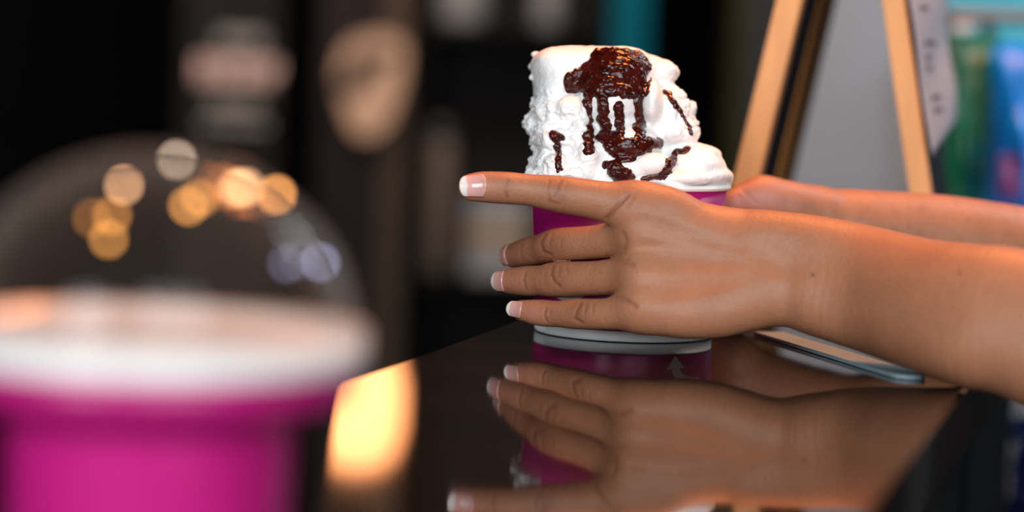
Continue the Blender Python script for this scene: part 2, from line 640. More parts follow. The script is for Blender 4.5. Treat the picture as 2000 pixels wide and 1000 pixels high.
bm = bmesh.new()
line = [(0.0250 + 0.014 * (1 - math.cos(t)), 0.0120 + 0.0066 * math.sin(t)) for t in np.linspace(0, 1.75, 12)]
wrap_strip(bm, line, list(np.linspace(0.0046, 0.0032, 12)))
hd = [(0.0250, 0.0120), (0.0198, 0.0123), (0.0246, 0.0057), (0.0304, 0.0117)]
vs = [bm.verts.new(on_cup(a / 0.043, z)) for a, z in hd]
bm.faces.new([vs[0], vs[1], vs[2]])
bm.faces.new([vs[0], vs[2], vs[3]])
obj('printed_arrow', bm, 'print_white', cup)
bm = bmesh.new()
wrap_strip(bm, [(0.043 * a, 0.0198 + 0.0030 * ((a + 0.72) / 0.3) ** 2) for a in np.linspace(-1.02, -0.42, 14)], [0.0008 + 0.0036 * math.sin(math.pi * k / 13) for k in range(14)])
obj('printed_swirl', bm, 'print_white', cup)
bm = bmesh.new()
wrap_strip(bm, [(0.043 * a, 0.0205 + 0.003 * ((a - 0.2) / 0.3) ** 2) for a in np.linspace(0.1, 0.55, 12)], [0.0004 + 0.0010 * math.sin(math.pi * k / 11) for k in range(12)])
obj('printed_swirl', bm, 'print_white', cup)

# ================================================================== ICE CREAM WITH SAUCE
fld = Field(J(985, 420, -62), J(1450, 60, 62), 0.0006)
blobs = [  # u, v, w, ru, rv, rw(px), k(px)
    (1222, 372, 0, 178, 26, 170, 8), (1225, 352, 0, 182, 34, 168, 14),
    (1105, 150, -4, 66, 56, 110, 22), (1082, 128, -6, 44, 34, 90, 12), (1140, 122, -2, 60, 30, 100, 16),
    (1200, 150, -8, 78, 58, 120, 20), (1228, 128, -4, 48, 32, 90, 14), (1190, 200, -10, 80, 80, 130, 20),
    (1292, 142, -6, 33, 27, 60, 6), (1272, 128, -2, 26, 20, 50, 8),
    (1300, 225, -4, 48, 62, 110, 12), (1318, 262, -10, 46, 34, 95, 10), (1268, 205, -14, 26, 52, 110, 10),
    (1085, 182, -8, 42, 34, 95, 10), (1078, 222, -10, 40, 36, 105, 8), (1115, 218, -22, 42, 36, 80, 8),
    (1055, 245, -8, 36, 24, 66, 6), (1085, 275, -16, 44, 46, 110, 10), (1130, 262, -26, 34, 48, 72, 8),
    (1082, 320, -18, 46, 30, 116, 8), (1145, 312, -30, 44, 42, 74, 8), (1110, 345, -20, 80, 28, 124, 10),
    (1215, 290, -16, 80, 60, 120, 16),
    (1345, 328, -10, 72, 42, 120, 10), (1372, 346, -6, 58, 26, 120, 8), (1350, 302, -12, 58, 22, 90, 8), (1270, 322, -34, 46, 24, 60, 8),
    (1210, 335, -28, 60, 34, 80, 12), (1330, 350, -24, 70, 20, 90, 8),
    (1338, 215, 4, 20, 18, 60, 5), (1222, 369, 0, 203, 17, 199, 6), (1380, 352, 0, 50, 26, 90, 8), (1345, 238, 0, 18, 14, 40, 5),
]
for (u, v, w, a, b, c, k) in blobs:
    cc = J(u, v, w)
    rr = np.array([pr(a), pr(b), pr(c)])
    sl, ax = fld.sub(cc - rr - 0.012, cc + rr + 0.012)
    fld.g[sl] = smin(fld.g[sl], ell_sdf(ax, cc, rr), pr(k))
for k in range(95):                # crumbly lumps on the left flank and right edge
    if k < 62:
        u, v = rng.uniform(1048, 1168), rng.uniform(185, 352)
        if u > 1125 and v < 215:
            continue
        w = -26 + 22 * max(0, (1095 - u) / 55) + rng.uniform(-5, 3)
        r = rng.uniform(7, 15)
    elif k < 82:
        u, v = rng.uniform(1325, 1352), rng.uniform(185, 268)
        w, r = rng.uniform(-14, 10), rng.uniform(5, 9)
    else:
        u, v = rng.uniform(1042, 1054), rng.uniform(100, 240)
        w, r = rng.uniform(-16, 10), rng.uniform(5, 10)
    cc = J(u, v, w)
    rr = np.array([pr(r * rng.uniform(.8, 1.3)), pr(r * rng.uniform(.7, 1.1)), pr(r * 1.1)])
    sl, ax = fld.sub(cc - rr - 0.006, cc + rr + 0.006)
    fld.g[sl] = smin(fld.g[sl], ell_sdf(ax, cc, rr), pr(3))
for (u, v, w, r) in [(1026, 240, -8, 7), (1022, 237, -8, 4), (1038, 258, -12, 9), (1041, 150, -10, 6), (1037, 152, -10, 4), (1041, 206, -12, 8), (1034, 330, -14, 9), (1030, 335, -20, 7), (1414, 296, -8, 4), (1418, 291, -8, 3), (1352, 222, -4, 6)]:
    cc = J(u, v, w)
    rr = np.array([pr(r)] * 3)
    sl, ax = fld.sub(cc - rr - 0.006, cc + rr + 0.006)
    fld.g[sl] = smin(fld.g[sl], ell_sdf(ax, cc, rr), pr(4))
V, Q = largest(*surface(fld))
V = relax(V, Q, 1)
N = normals(V, Q)
u, v = pix(V)
rough = np.clip((1180 - u) / 60, 0, 1) * np.clip((v - 165) / 40, 0, 1)
rough = np.maximum(rough, np.clip((u - 1310) / 25, 0, 1) * np.clip((275 - v) / 12, 0, 1))
n1 = noise3(V * 180) + 0.5 * noise3(V * 420) + 0.3 * noise3(V * 900) - 0.9
ridge = np.abs(noise3(V * np.array([70, 220, 110]) + 5) - 0.5)
V = V + N * (n1 * (0.0006 + 0.0026 * rough) - 0.0012 * np.exp(-(ridge / 0.06) ** 2) * (0.05 + rough))[:, None]
icx, icy = CX, CY
ice = thing('ice_cream', (icx, icy, COUNTER_Z + 0.06), 'tall rough pile of white ice cream streaked with dark chocolate sauce', 'ice cream')
ice_me = field_mesh('scoop', V, Q)
link('scoop', ice_me, ice, 'cream')
bvh = BVHTree.FromPolygons([Vector(p) for p in V], [tuple(int(i) for i in q) for q in Q])


def hit(u, v):
    h = bvh.ray_cast(Vector((0, 0, 0)), Vector(J(u, v, 0)).normalized())
    return h[0], h[1]


strokes = [
    ([(1168, 99), (1210, 98), (1258, 108)], 7), ([(1164, 108), (1215, 108), (1266, 117)], 9), ([(1158, 119), (1215, 122), (1266, 129)], 9),
    ([(1142, 130), (1205, 132), (1262, 141)], 9), ([(1126, 141), (1190, 144), (1258, 152)], 9), ([(1115, 153), (1180, 155), (1257, 163)], 9),
    ([(1112, 165), (1175, 166), (1258, 173)], 9), ([(1110, 177), (1132, 175), (1150, 172)], 7), ([(1160, 176), (1210, 178), (1259, 184)], 9),
    ([(1148, 180), (1150, 192), (1147, 205)], 9), ([(1149, 206), (1151, 232), (1156, 236)], 5), ([(1153, 240), (1151, 256)], 4), ([(1151, 254), (1149, 275), (1152, 292)], 9),
    ([(1176, 185), (1178, 205), (1178, 222)], 8), ([(1176, 232), (1184, 250), (1178, 268)], 9), ([(1207, 208), (1210, 230), (1212, 258)], 7),
    ([(1245, 185), (1249, 220), (1250, 272)], 10), ([(1186, 262), (1205, 268), (1216, 264)], 8),
    ([(1172, 268), (1210, 280), (1250, 280), (1292, 279)], 9), ([(1188, 286), (1230, 291), (1275, 287)], 9), ([(1196, 300), (1225, 302), (1258, 295)], 7),
    ([(1186, 322), (1208, 314), (1238, 309)], 7), ([(1200, 330), (1208, 342), (1212, 356)], 12), ([(1222, 340), (1232, 352)], 9),
    ([(1258, 350), (1285, 344), (1306, 338)], 7), ([(1298, 334), (1308, 316), (1318, 300), (1346, 289)], 6), ([(1308, 326), (1318, 308)], 6),
    ([(1082, 262), (1098, 268)], 7), ([(1088, 262), (1089, 290), (1092, 330)], 5),
    ([(1299, 177), (1316, 200), (1330, 218)], 5), ([(1330, 218), (1344, 245), (1352, 262)], 3.5), ([(1262, 184), (1272, 152)], 3), ([(1270, 275), (1282, 282)], 5),
]
sf = Field(J(1065, 380, -62), J(1370, 75, 40), 0.0005)
for pts, r in strokes:
    P2 = np.array(pts, float)
    seg = np.linalg.norm(np.diff(P2, axis=0), axis=1)
    T = np.concatenate([[0], np.cumsum(seg)])
    prev = None
    for t in np.arange(0, T[-1] + 0.1, 4.0):
        uu, vv = np.interp(t, T, P2[:, 0]), np.interp(t, T, P2[:, 1])
        uu += rng.uniform(-1.6, 1.6)
        vv += rng.uniform(-1.6, 1.6)
        h, nn = hit(uu, vv)
        if h is None:
            prev = None
            continue
        r_m = pr(1.22 * r * rng.uniform(0.8, 1.2))
        cpt = np.array(h) - np.array(nn) * r_m * 0.45
        if prev is None or np.linalg.norm(cpt - prev[0]) > 0.008:
            prev = (cpt + 1e-5, r_m)
        a, b = prev, (cpt, r_m)
        lo, hi = np.minimum(a[0], b[0]) - 0.007 - r_m, np.maximum(a[0], b[0]) + 0.007 + r_m
        sl, ax = sf.sub(lo, hi)
        if min(len(q) for q in ax) > 0:
            sf.g[sl] = smin(sf.g[sl], cone_sdf(ax, a[0], b[0], a[1], b[1]), 0.0008)
        prev = b
V, Q = surface(sf)
V = relax(V, Q, 1)
N = normals(V, Q)
V = V + N * (0.0010 * (noise3(V * np.array([260, 520, 300])) - 0.5) + 0.0005 * (noise3(V * 1100) - 0.5))[:, None]
sauce = link('chocolate_sauce', field_mesh('chocolate_sauce', V, Q), ice, 'sauce')
sauce['label'] = 'glossy dark chocolate sauce running down the front'


# ================================================================== PERSON: TWO FOREARMS AND HANDS
def limb(field, palm, fingers, kpalm, kfinger):
    for pts, k in palm:
        sl, s = chain(field, [(J(*p[:3]), pr(p[3], p[2])) for p in pts], 0)
        field.g[sl] = smin(field.g[sl], s, k)
    base = field.g.copy()
    for f in fingers:
        sl, s = chain(field, [(J(*p[:3]), pr(p[3], p[2])) for p in f], 0)
        field.g[sl] = smin(field.g[sl], smin(base[sl], s, kfinger), 0.0004)


def paint(V, N, seed):
    base = np.array([0.37, 0.158, 0.083])
    t = noise3(V * 45 + seed) * 0.6 + noise3(V * 130 + seed) * 0.4
    C = base[None, :] * (0.88 + 0.24 * t[:, None])
    f = noise3(V * 700 + seed) - 0.5
    return C * (1 + 0.10 * f[:, None])


def seg_dist(u, v, a, b):
    a, b = np.array(a, float), np.array(b, float)
    d = b - a
    t = np.clip(((u - a[0]) * d[0] + (v - a[1]) * d[1]) / (d @ d), 0, 1)
    return np.hypot(u - a[0] - t * d[0], v - a[1] - t * d[1])


person = thing('person', tuple(P(1900, 700, 1.14)), 'person reaching in from the side, bare forearms and both hands around the magenta cup', 'person')

IDX = [(1245, 405, -84, 46), (1165, 390, -83, 38), (1092, 379, -82, 36), (1035, 371, -81, 31), (985, 367, -81, 31.5), (945, 365, -80, 30), (922, 366, -80, 27)]
MID = [(1255, 458, -84, 42), (1170, 472, -68, 33), (1090, 478, -51, 33), (1060, 486, -38, 29.5), (1034, 491, -26, 29), (1004, 499, -8, 24)]
RNG = [(1258, 535, -88, 42), (1170, 543, -72, 34), (1092, 546, -56, 35), (1058, 548, -48, 30), (1030, 549, -41, 29.5), (993, 549, -29, 25)]
PNK = [(1258, 604, -94, 41), (1190, 613, -86, 31), (1128, 613, -75, 30), (1090, 613, -67, 26), (1056, 611, -60, 26), (1019, 606, -52, 20)]
palm = [
    ([(1245, 405, -84, 46), (1300, 413, -85, 49), (1360, 442, -84, 49), (1440, 463, -84, 56), (1500, 472, -88, 62), (1600, 492, -95, 70), (1700, 520, -107, 78), (1800, 553, -131, 88), (1900, 572, -152, 96), (2000, 592, -164, 104), (2300, 690, -195, 122), (2480, 760, -215, 122)], 0.004),
    ([(1255, 458, -85, 43), (1350, 480, -85, 47), (1450, 505, -86, 56)], 0.010),
    ([(1258, 535, -89, 43), (1350, 540, -90, 48), (1450, 548, -88, 56)], 0.010),
    ([(1258, 605, -94, 43), (1330, 611, -97, 49.5), (1400, 607, -97, 53), (1450, 595, -96, 54), (1500, 582, -96, 57), (1550, 583, -98, 58), (1600, 590, -102, 68), (1700, 610, -113, 80), (1800, 637, -139, 88), (1900, 665, -161, 95), (2000, 683, -171, 102), (2300, 800, -200, 120), (2480, 850, -220, 120)], 0.014),
    ([(1275, 470, -74, 38), (1350, 520, -70, 50), (1440, 530, -70, 50)], 0.012),
    ([(1270, 560, -78, 40), (1350, 575, -74, 46), (1440, 560, -74, 48)], 0.012),
    ([(1310, 470, -62, 34), (1400, 500, -58, 46), (1450, 510, -66, 50)], 0.012),
]
thumb = [(1455, 478, -60, 46), (1454, 468, -24, 37), (1448, 452, 10, 32), (1440, 448, 30, 26)]
nf = Field([J(885, 0, -60)[0], J(0, 990, -100)[1], CUP_D - 0.265], [J(2480, 0, -112)[0] + 0.03, J(0, 315, -50)[1], CUP_D + 0.042], 0.0008)
limb(nf, palm, [IDX, MID, RNG, PNK, thumb], 0.008, 0.007)
V, Q = largest(*surface(nf))
V = relax(V, Q, 4)
N = normals(V, Q)
u, v = pix(V)
front = np.clip(-N[:, 2] * 1.5, 0, 1) * (V[:, 2] < CUP_D)
disp = np.zeros(len(V))
dark = np.zeros(len(V))
creases = [  # polyline, width px, depth mm, darkening
    ([(992, 352), (987, 368), (990, 386)], 2.6, .40, .30), ([(982, 356), (979, 372)], 2.4, .22, .12), ([(1000, 356), (999, 374)], 2.4, .2, .10),
    ([(1097, 352), (1090, 366), (1084, 384)], 3, .45, .34), ([(1074, 354), (1070, 372), (1074, 394), (1092, 398)], 2.6, .35, .26), ([(1108, 356), (1104, 376), (1098, 394)], 2.6, .30, .2), ([(1083, 352), (1078, 376)], 2.4, .2, .14),
    ([(1226, 382), (1206, 402), (1184, 428)], 3.4, .9, .30), ([(1238, 384), (1222, 404)], 3.4, .4, .12),
    ([(1066, 456), (1056, 474), (1060, 490), (1076, 498)], 3.4, .5, .42), ([(1078, 458), (1072, 476)], 2.6, .3, .2), ([(1095, 468), (1094, 482)], 2.4, .25, .12), ([(1018, 478), (1016, 494), (1020, 508)], 2.8, .35, .25),
    ([(1080, 520), (1076, 536), (1082, 552), (1092, 558)], 3.2, .5, .36), ([(1092, 518), (1090, 536)], 2.6, .35, .22), ([(1106, 520), (1108, 534)], 2.6, .3, .16), ([(1026, 530), (1022, 548), (1026, 566)], 2.8, .4, .22),
    ([(1134, 592), (1126, 606), (1122, 622), (1136, 630)], 3.2, .5, .34), ([(1146, 592), (1140, 612)], 2.6, .35, .2), ([(1158, 594), (1156, 612)], 2.4, .3, .14), ([(1066, 602), (1062, 616), (1068, 628)], 2.6, .4, .24), ([(1074, 604), (1074, 622)], 2.2, .2, .12),
    ([(1216, 456), (1222, 472), (1216, 488)], 6, .5, .12), ([(1186, 503), (1235, 516)], 5, .7, .14), ([(1190, 577), (1215, 584), (1240, 598)], 5, .8, .16),
    ([(1492, 470), (1486, 520), (1490, 570)], 6, .12, .03),
]
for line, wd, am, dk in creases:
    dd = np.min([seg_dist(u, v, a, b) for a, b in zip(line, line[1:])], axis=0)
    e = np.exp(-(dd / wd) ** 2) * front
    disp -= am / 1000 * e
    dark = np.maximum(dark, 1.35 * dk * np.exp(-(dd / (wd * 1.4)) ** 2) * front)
for (a, b, wd, am) in [((1260, 412), (1440, 470), 12, .9), ((1262, 462), (1450, 498), 11, 1.1), ((1264, 535), (1450, 530), 11, .8), ((1266, 603), (1450, 565), 12, .5), ((1255, 408), (1275, 414), 22, 1.0), ((1258, 460), (1275, 464), 20, 1.3), ((1260, 535), (1275, 538), 20, 1.2), ((1262, 603), (1280, 606), 20, 1.0), ((1520, 550), (1570, 556), 26, 1.6)]:
    disp += 0.38 * am / 1000 * np.exp(-(seg_dist(u, v, a, b) / wd) ** 2) * front
for (a, b, wd, am) in [((1300, 436), (1400, 478), 10, .5), ((1290, 500), (1400, 515), 14, .7), ((1290, 570), (1400, 560), 14, .6)]:
    disp -= 0.3 * am / 1000 * np.exp(-(seg_dist(u, v, a, b) / wd) ** 2) * front
disp += (noise3(V * 900) - 0.5) * 0.00008 + (noise3(V * 260) - 0.5) * 0.00010
V = V + N * disp[:, None]
C = paint(V, N, 0)
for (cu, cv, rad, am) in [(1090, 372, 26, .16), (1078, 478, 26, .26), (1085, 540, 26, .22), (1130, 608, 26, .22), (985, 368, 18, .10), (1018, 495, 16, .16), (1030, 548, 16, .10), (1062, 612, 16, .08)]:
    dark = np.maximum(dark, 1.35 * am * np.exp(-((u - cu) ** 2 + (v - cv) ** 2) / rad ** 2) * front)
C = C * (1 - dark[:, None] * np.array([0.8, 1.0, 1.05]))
for (cu, cv, rad) in [(925, 370, 34), (1000, 508, 24), (990, 556, 26), (1030, 618, 30)]:
    g = np.exp(-((u - cu) ** 2 + (v - cv) ** 2) / rad ** 2)[:, None] * 0.55
    C = C * (1 - g) + g * np.array([0.56, 0.22, 0.15])
for (cu, cv, rad, s) in [(1588, 537, 4.5, .5), (1875, 533, 6, .3)]:
    C = C * (1 - s * np.exp(-((u - cu) ** 2 + (v - cv) ** 2) / rad ** 2) * front)[:, None]
near_arm = link('left_arm', field_mesh('left_arm', V, Q, C), person, 'skin')
near_arm['label'] = 'nearer arm with its index finger stretched out straight'


def nail(parent, tip, prev, nrm, length, half_ang, rad, prad, push, edge):
    a = np.array(tip) - np.array(prev)
    gap = np.linalg.norm(a)
    a /= np.linalg.norm(a)
    n = np.array(nrm, float)
    n -= a * (n @ a)
    n /= np.linalg.norm(n)
    t = np.cross(a, n)
    NS, NT = 20, 16
    top, col = [], []
    for i in range(NS + 1):
        s = i / NS
        for j in range(NT + 1):
            th = j / NT * 2 - 1
            lo = 0.16 * abs(th) ** 2
            cut = 1.0 - 0.16 * abs(th) ** 2.5
            ss = (lo + (cut - lo) * s - 0.5) * length
            back = min(1.0, max(0.0, -(ss + push) / gap))
            drop = 0.14 * rad * max(0, (s - 0.3)) ** 2 - (prad - rad) * back - 0.0004
            ang = th * half_ang
            dr = (math.cos(ang) * n + math.sin(ang) * t)
            top.append((np.array(tip) + a * (ss + push) + (rad - drop) * dr, dr))
            k = min(1, max(0, (s - edge - 0.10 * abs(th) + 0.05) / 0.10))
            k = k * k * (3 - 2 * k)
            pink = np.array([0.66, 0.35, 0.31]) * (0.85 + 0.3 * s)
            col.append(pink * (1 - k) + np.array([0.80, 0.74, 0.69]) * k)
    n1 = len(top)
    Vn = np.array([p for p, d in top] + [p - d * 0.0009 for p, d in top])
    idx = lambda i, j: i * (NT + 1) + j
    Qn = []
    for i in range(NS):
        for j in range(NT):
            q = [idx(i, j), idx(i + 1, j), idx(i + 1, j + 1), idx(i, j + 1)]
            Qn.append(q)
            Qn.append([x + n1 for x in q[::-1]])
    rim = [idx(0, j) for j in range(NT)] + [idx(i, NT) for i in range(NS)] + [idx(NS, j) for j in range(NT, 0, -1)] + [idx(i, 0) for i in range(NS, 0, -1)]
    for x, y in zip(rim, rim[1:] + rim[:1]):
        Qn.append([x, y, y + n1, x + n1])
    me = field_mesh('fingernail', Vn, np.array(Qn), np.array(col + col))
    bm = bmesh.new()
    bm.from_mesh(me)
    bmesh.ops.recalc_face_normals(bm, faces=bm.faces)
    bm.to_mesh(me)
    bm.free()
    o = link('fingernail', me, None, 'nail')
    o.parent = parent
    return o


for F, nv, ln, push, rs, ha, ed in [(IDX, (-0.1, 0.12, -1), 0.0122, -0.0006, 1.01, 0.85, .70), (MID, (-0.95, 0.05, -0.5), 0.0085, 0.0008, 1.03, 0.9, .80), (RNG, (-0.55, 0.0, -0.9), 0.0095, 0.0010, 1.03, 0.85, .75), (PNK, (-0.25, 0.1, -1), 0.0098, 0.0006, 1.03, 0.82, .74)]:
    tp, pv = J(*F[-1][:3]), J(*F[-2][:3])
    nail(near_arm, tp, pv, nv, ln, ha, pr(F[-1][3], F[-1][2]) * rs, pr(F[-2][3], F[-2][2]) * rs, push, ed)

# far hand and arm
ff = Field([J(1080, 0, 40)[0], J(0, 760, 100)[1], CUP_D + 0.012], [J(2480, 0, 125)[0] + 0.02, J(0, 320, 60)[1], CUP_D + 0.165], 0.001)
palm = [
    ([(1450, 432, 58, 44), (1520, 430, 58, 54), (1570, 432, 58, 62), (1640, 437, 60, 68), (1720, 443, 66, 70), (1820, 452, 74, 73), (1920, 470, 82, 78), (2040, 498, 94, 84), (2300, 580, 114, 100), (2480, 640, 128, 100)], 0.004),
    ([(1450, 500, 60, 44), (1540, 490, 60, 54), (1640, 480, 62, 62), (1820, 510, 76, 72), (2040, 560, 96, 84), (2300, 640, 116, 98), (2480, 700, 128, 98)], 0.014),
    ([(1440, 560, 60, 42), (1520, 530, 60, 50), (1600, 500, 61, 56)], 0.014),
    ([(1590, 412, 50, 46), (1530, 396, 42, 44), (1488, 386, 38, 36.5)], 0.008),
]
fingers = [
    [(1488, 386, 38, 36.5), (1450, 391, 34, 30), (1430, 397, 33, 27), (1396, 402, 42, 25)],
    [(1450, 432, 58, 42), (1330, 430, 68, 33), (1220, 428, 66, 31), (1130, 430, 52, 27)],
    [(1450, 482, 60, 42), (1330, 486, 68, 33), (1215, 486, 66, 32), (1120, 488, 52, 28)],
    [(1450, 535, 60, 42), (1330, 542, 67, 33), (1220, 544, 65, 31), (1130, 545, 52, 27)],
    [(1440, 580, 58, 38), (1330, 596, 63, 29), (1240, 598, 62, 27), (1165, 598, 54, 23)],
]
limb(ff, palm, fingers, 0.008, 0.008)
V, Q = largest(*surface(ff))
V = relax(V, Q, 4)
N = normals(V, Q)
u, v = pix(V)
front = np.clip(-N[:, 2] * 1.5, 0, 1)
disp = (noise3(V * 260) - 0.5) * 0.0001
for line, wd, am in [([(1452, 372), (1466, 386), (1478, 398)], 3, .6), ([(1440, 380), (1456, 396)], 3, .5), ([(1615, 368), (1606, 392), (1612, 420)], 9, .25)]:
    dd = np.min([seg_dist(u, v, a, b) for a, b in zip(line, line[1:])], axis=0)
    disp -= am / 1000 * np.exp(-(dd / wd) ** 2) * front
V = V + N * disp[:, None]
C = paint(V, N, 9)
g = (np.exp(-(((u - 1478) / 70) ** 2 + ((v - 400) / 45) ** 2)) * front)[:, None] * 0.75
C = C * (1 - g) + g * np.array([0.60, 0.27, 0.22])
for k in range(26):
    cu, cv, rad = rng.uniform(1620, 2000), rng.uniform(385, 460), rng.uniform(3, 9)
    C = C * (1 - 0.14 * np.exp(-((u - cu) ** 2 + (v - cv) ** 2) / rad ** 2))[:, None]
far_arm = link('right_arm', field_mesh('right_arm', V, Q, C), person, 'skin')
far_arm['label'] = 'farther arm, palm side with the pink thumb base showing'
for (pts, lab) in [([(2400, 770, -206), (2520, 830, -218), (2750, 900, -205), (3000, 860, -120)], 0), ([(2400, 640, 122), (2520, 690, 128), (2750, 760, 130), (3000, 800, 110)], 0)]:
    bm = tube(bmesh.new(), [to_world(J(*p)[None])[0] for p in pts], [0.046, 0.05, 0.055, 0.065], 24)
    obj('sleeve', bm, 'sleeve', person, True)

# ================================================================== FOREGROUND CUP WITH DOMED LID
FD = 0.64
fc = P(297, 640, FD)
fx, fy, fz = fc[0], fc[1], fc[2]
BZ = fz - 0.112
small = thing('side_table', (fx - 0.15, 0.62, 0), 'low black side table left of the counter, under the domed cup', 'table')
obj('table_top', bx((-0.46, 0.36, BZ - 0.025), (fx + 0.040, 0.93, BZ), 0.003), 'black', small)
for lx in (-0.44, fx + 0.01):
    for ly in (0.39, 0.89):
        obj('leg', bx((lx, ly, 0), (lx + 0.025, ly + 0.025, BZ - 0.025)), 'black', small)
fcup = thing('ice_cream_cup', (fx, fy, BZ), 'large blurred magenta cup with a flared lip and clear dome in front', 'cup')
obj('wall', lathe(bmesh.new(), [(0, 0.001), (0.0335, 0), (0.0345, 0.004), (0.0368, 0.087), (0.0376, 0.0915), (0.041, 0.0935), (0.049, 0.0945), (0.0525, 0.097), (0.0532, 0.106),
                               (0.0520, 0.106), (0.0510, 0.098), (0.040, 0.094), (0.036, 0.088), (0.033, 0.004), (0, 0.004)], 96, (fx, fy, BZ)), 'magenta', fcup, True)
lid = thing('dome_lid', (fx, fy, BZ + 0.106), 'clear plastic dome lid with a white flange on the blurred front cup', 'lid')
obj('flange', lathe(bmesh.new(), [(0.0500, 0.1095), (0.0535, 0.1100), (0.0550, 0.1135), (0.0550, 0.1055), (0.0545, 0.1045), (0.0535, 0.1045), (0.0532, 0.1065), (0.0500, 0.1065), (0.0500, 0.1095)], 96, (fx, fy, BZ)),
    'white_plastic', lid, True)
prof = [(0.0522 * math.cos(t), 0.1105 + 0.0475 * math.sin(t)) for t in np.linspace(0, math.pi / 2, 72)]
prof[-1] = (0, prof[-1][1])
obj('dome', lathe(bmesh.new(), prof, 224, (fx, fy, BZ)), 'dome_film', lid, True)
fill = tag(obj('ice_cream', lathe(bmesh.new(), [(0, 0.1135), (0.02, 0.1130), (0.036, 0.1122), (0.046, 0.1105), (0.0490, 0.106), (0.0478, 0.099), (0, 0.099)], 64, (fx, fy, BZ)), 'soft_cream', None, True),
           'smooth white ice cream filling the blurred front cup under its dome', 'ice cream')

# ================================================================== STRIP ON THE COUNTER
a0, a1 = G(1500, 655), G(1772, 738)
d = (a1 - a0) / np.linalg.norm(a1 - a0)
nn = np.array([-d[1], d[0], 0])
hw = 0.0075
pts = [a0 + nn * hw, a0 - nn * hw]
for t in np.linspace(-math.pi / 2, math.pi / 2, 9):
    pts.append(a1 + d * hw * math.cos(t) + nn * hw * math.sin(t))
stick = tag(obj('flat_stick', prism(bmesh.new(), [(p[0], p[1], COUNTER_Z + 0.0003) for p in pts], (0, 0, 0.0016)), 'strip'), 'pale flat stick with a rounded end lying on the counter below the forearm', 'stick')

# ================================================================== A-FRAME SIGN ON THE COUNTER
SD = 1.36
AX = np.array([0.044, 0.21, 0.0])   # near edge -> far edge of each leaf


def down_to_counter(pt, q):        # extend line pt->q to the counter
    dv = q - pt
    return pt + dv * ((COUNTER_Z - pt[2]) / dv[2])


Lt, Lb = P(1541, 0, SD), P(1460, 336, SD)
Rt, Rbm = P(1744, 0, SD), P(1794, 357, SD)
Lfoot, Rfoot = down_to_counter(Lt, Lb), down_to_counter(Rt, Rbm)
Ltop = Lt + (Lt - Lb) * 1.00
Rtop = Rt + (Rt - Rbm) * 0.98
sign = thing('tabletop_sign', tuple((Lfoot + Rfoot) / 2 + AX / 2), 'wooden A-frame tabletop sign with black boards standing on the counter behind the arms', 'sign')


def beam(bm, p, q, wx, dy):        # straight stick between p and q, wx across, dy deep along AX
    dv = (q - p) / np.linalg.norm(q - p)
    ad = AX / np.linalg.norm(AX)
    sx = np.cross(dv, ad)
    sx /= np.linalg.norm(sx)
    pts = [p + sx * wx / 2 - ad * 0, p - sx * wx / 2 - ad * 0, p - sx * wx / 2 + ad * dy, p + sx * wx / 2 + ad * dy]
    prism(bm, [tuple(x) for x in pts], tuple(q - p))
    bmesh.ops.bevel(bm, geom=bm.edges[:], offset=0.0008, segments=2, affect='EDGES')
    return bm


for foot, top, wx in ((Lfoot, Ltop, 0.0135), (Rfoot, Rtop, 0.0115)):
    leaf = obj('frame_leaf', beam(bmesh.new(), foot, top, wx, 0.02), 'wood', sign)
    left = foot is Lfoot
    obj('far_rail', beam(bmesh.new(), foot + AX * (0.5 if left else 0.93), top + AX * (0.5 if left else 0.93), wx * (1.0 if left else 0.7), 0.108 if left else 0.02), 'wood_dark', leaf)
    lift = (top - foot) * 0.10
    obj('top_rail', beam(bmesh.new(), top - lift * 0.2 + AX * 0.095, top + AX * 0.095, wx * 0.98, 0.085), 'wood', leaf)
    obj('bottom_rail', beam(bmesh.new(), foot + lift * 0.7 + AX * 0.095, foot + lift * 1.0 + AX * 0.095, wx * 0.98, 0.085), 'wood', leaf)
    obj('board', beam(bmesh.new(), foot + lift + AX * 0.095, top - lift * 0.2 + AX * 0.095, wx * (0.86 if left else 1.05), 0.086 if left else 0.205), 'chalk_black', leaf)
obj('hinge', bx(tuple((Ltop + Rtop) / 2 + AX * 0.3 - np.array([0.012, 0, 0.004])), tuple((Ltop + Rtop) / 2 + AX * 0.3 + np.array([0.012, 0.03, 0.004])), 0.001), 'steel', sign)

# paper list on the outer face of the right leaf
dvr = (Rfoot - Rtop) / np.linalg.norm(Rfoot - Rtop)
ad = AX / np.linalg.norm(AX)
out = np.cross(dvr, ad)
out = out / np.linalg.norm(out)
if out[0] < 0:
    out = -out
paper = thing('price_list', tuple(Rt + out * 0.01), 'curling white paper price list clipped to the outer black board of the sign', 'paper')
span = np.linalg.norm(Rbm - Rt)


def sheet_pt(s, t, lift=0.0):      # s across 0..1, t downwards in units of the visible leg
    w = 0.0085 + 0.0012 * math.sin(9 * t + 3 * s) * (0.4 + s) + (0.0150 - 0.0065 * t) * s + 0.010 * max(0, t - 0.72) * max(0, s - .6) * 8
    return Rt + (Rbm - Rt) * t + ad * (0.014 + 0.155 * s) + out * (w + lift)


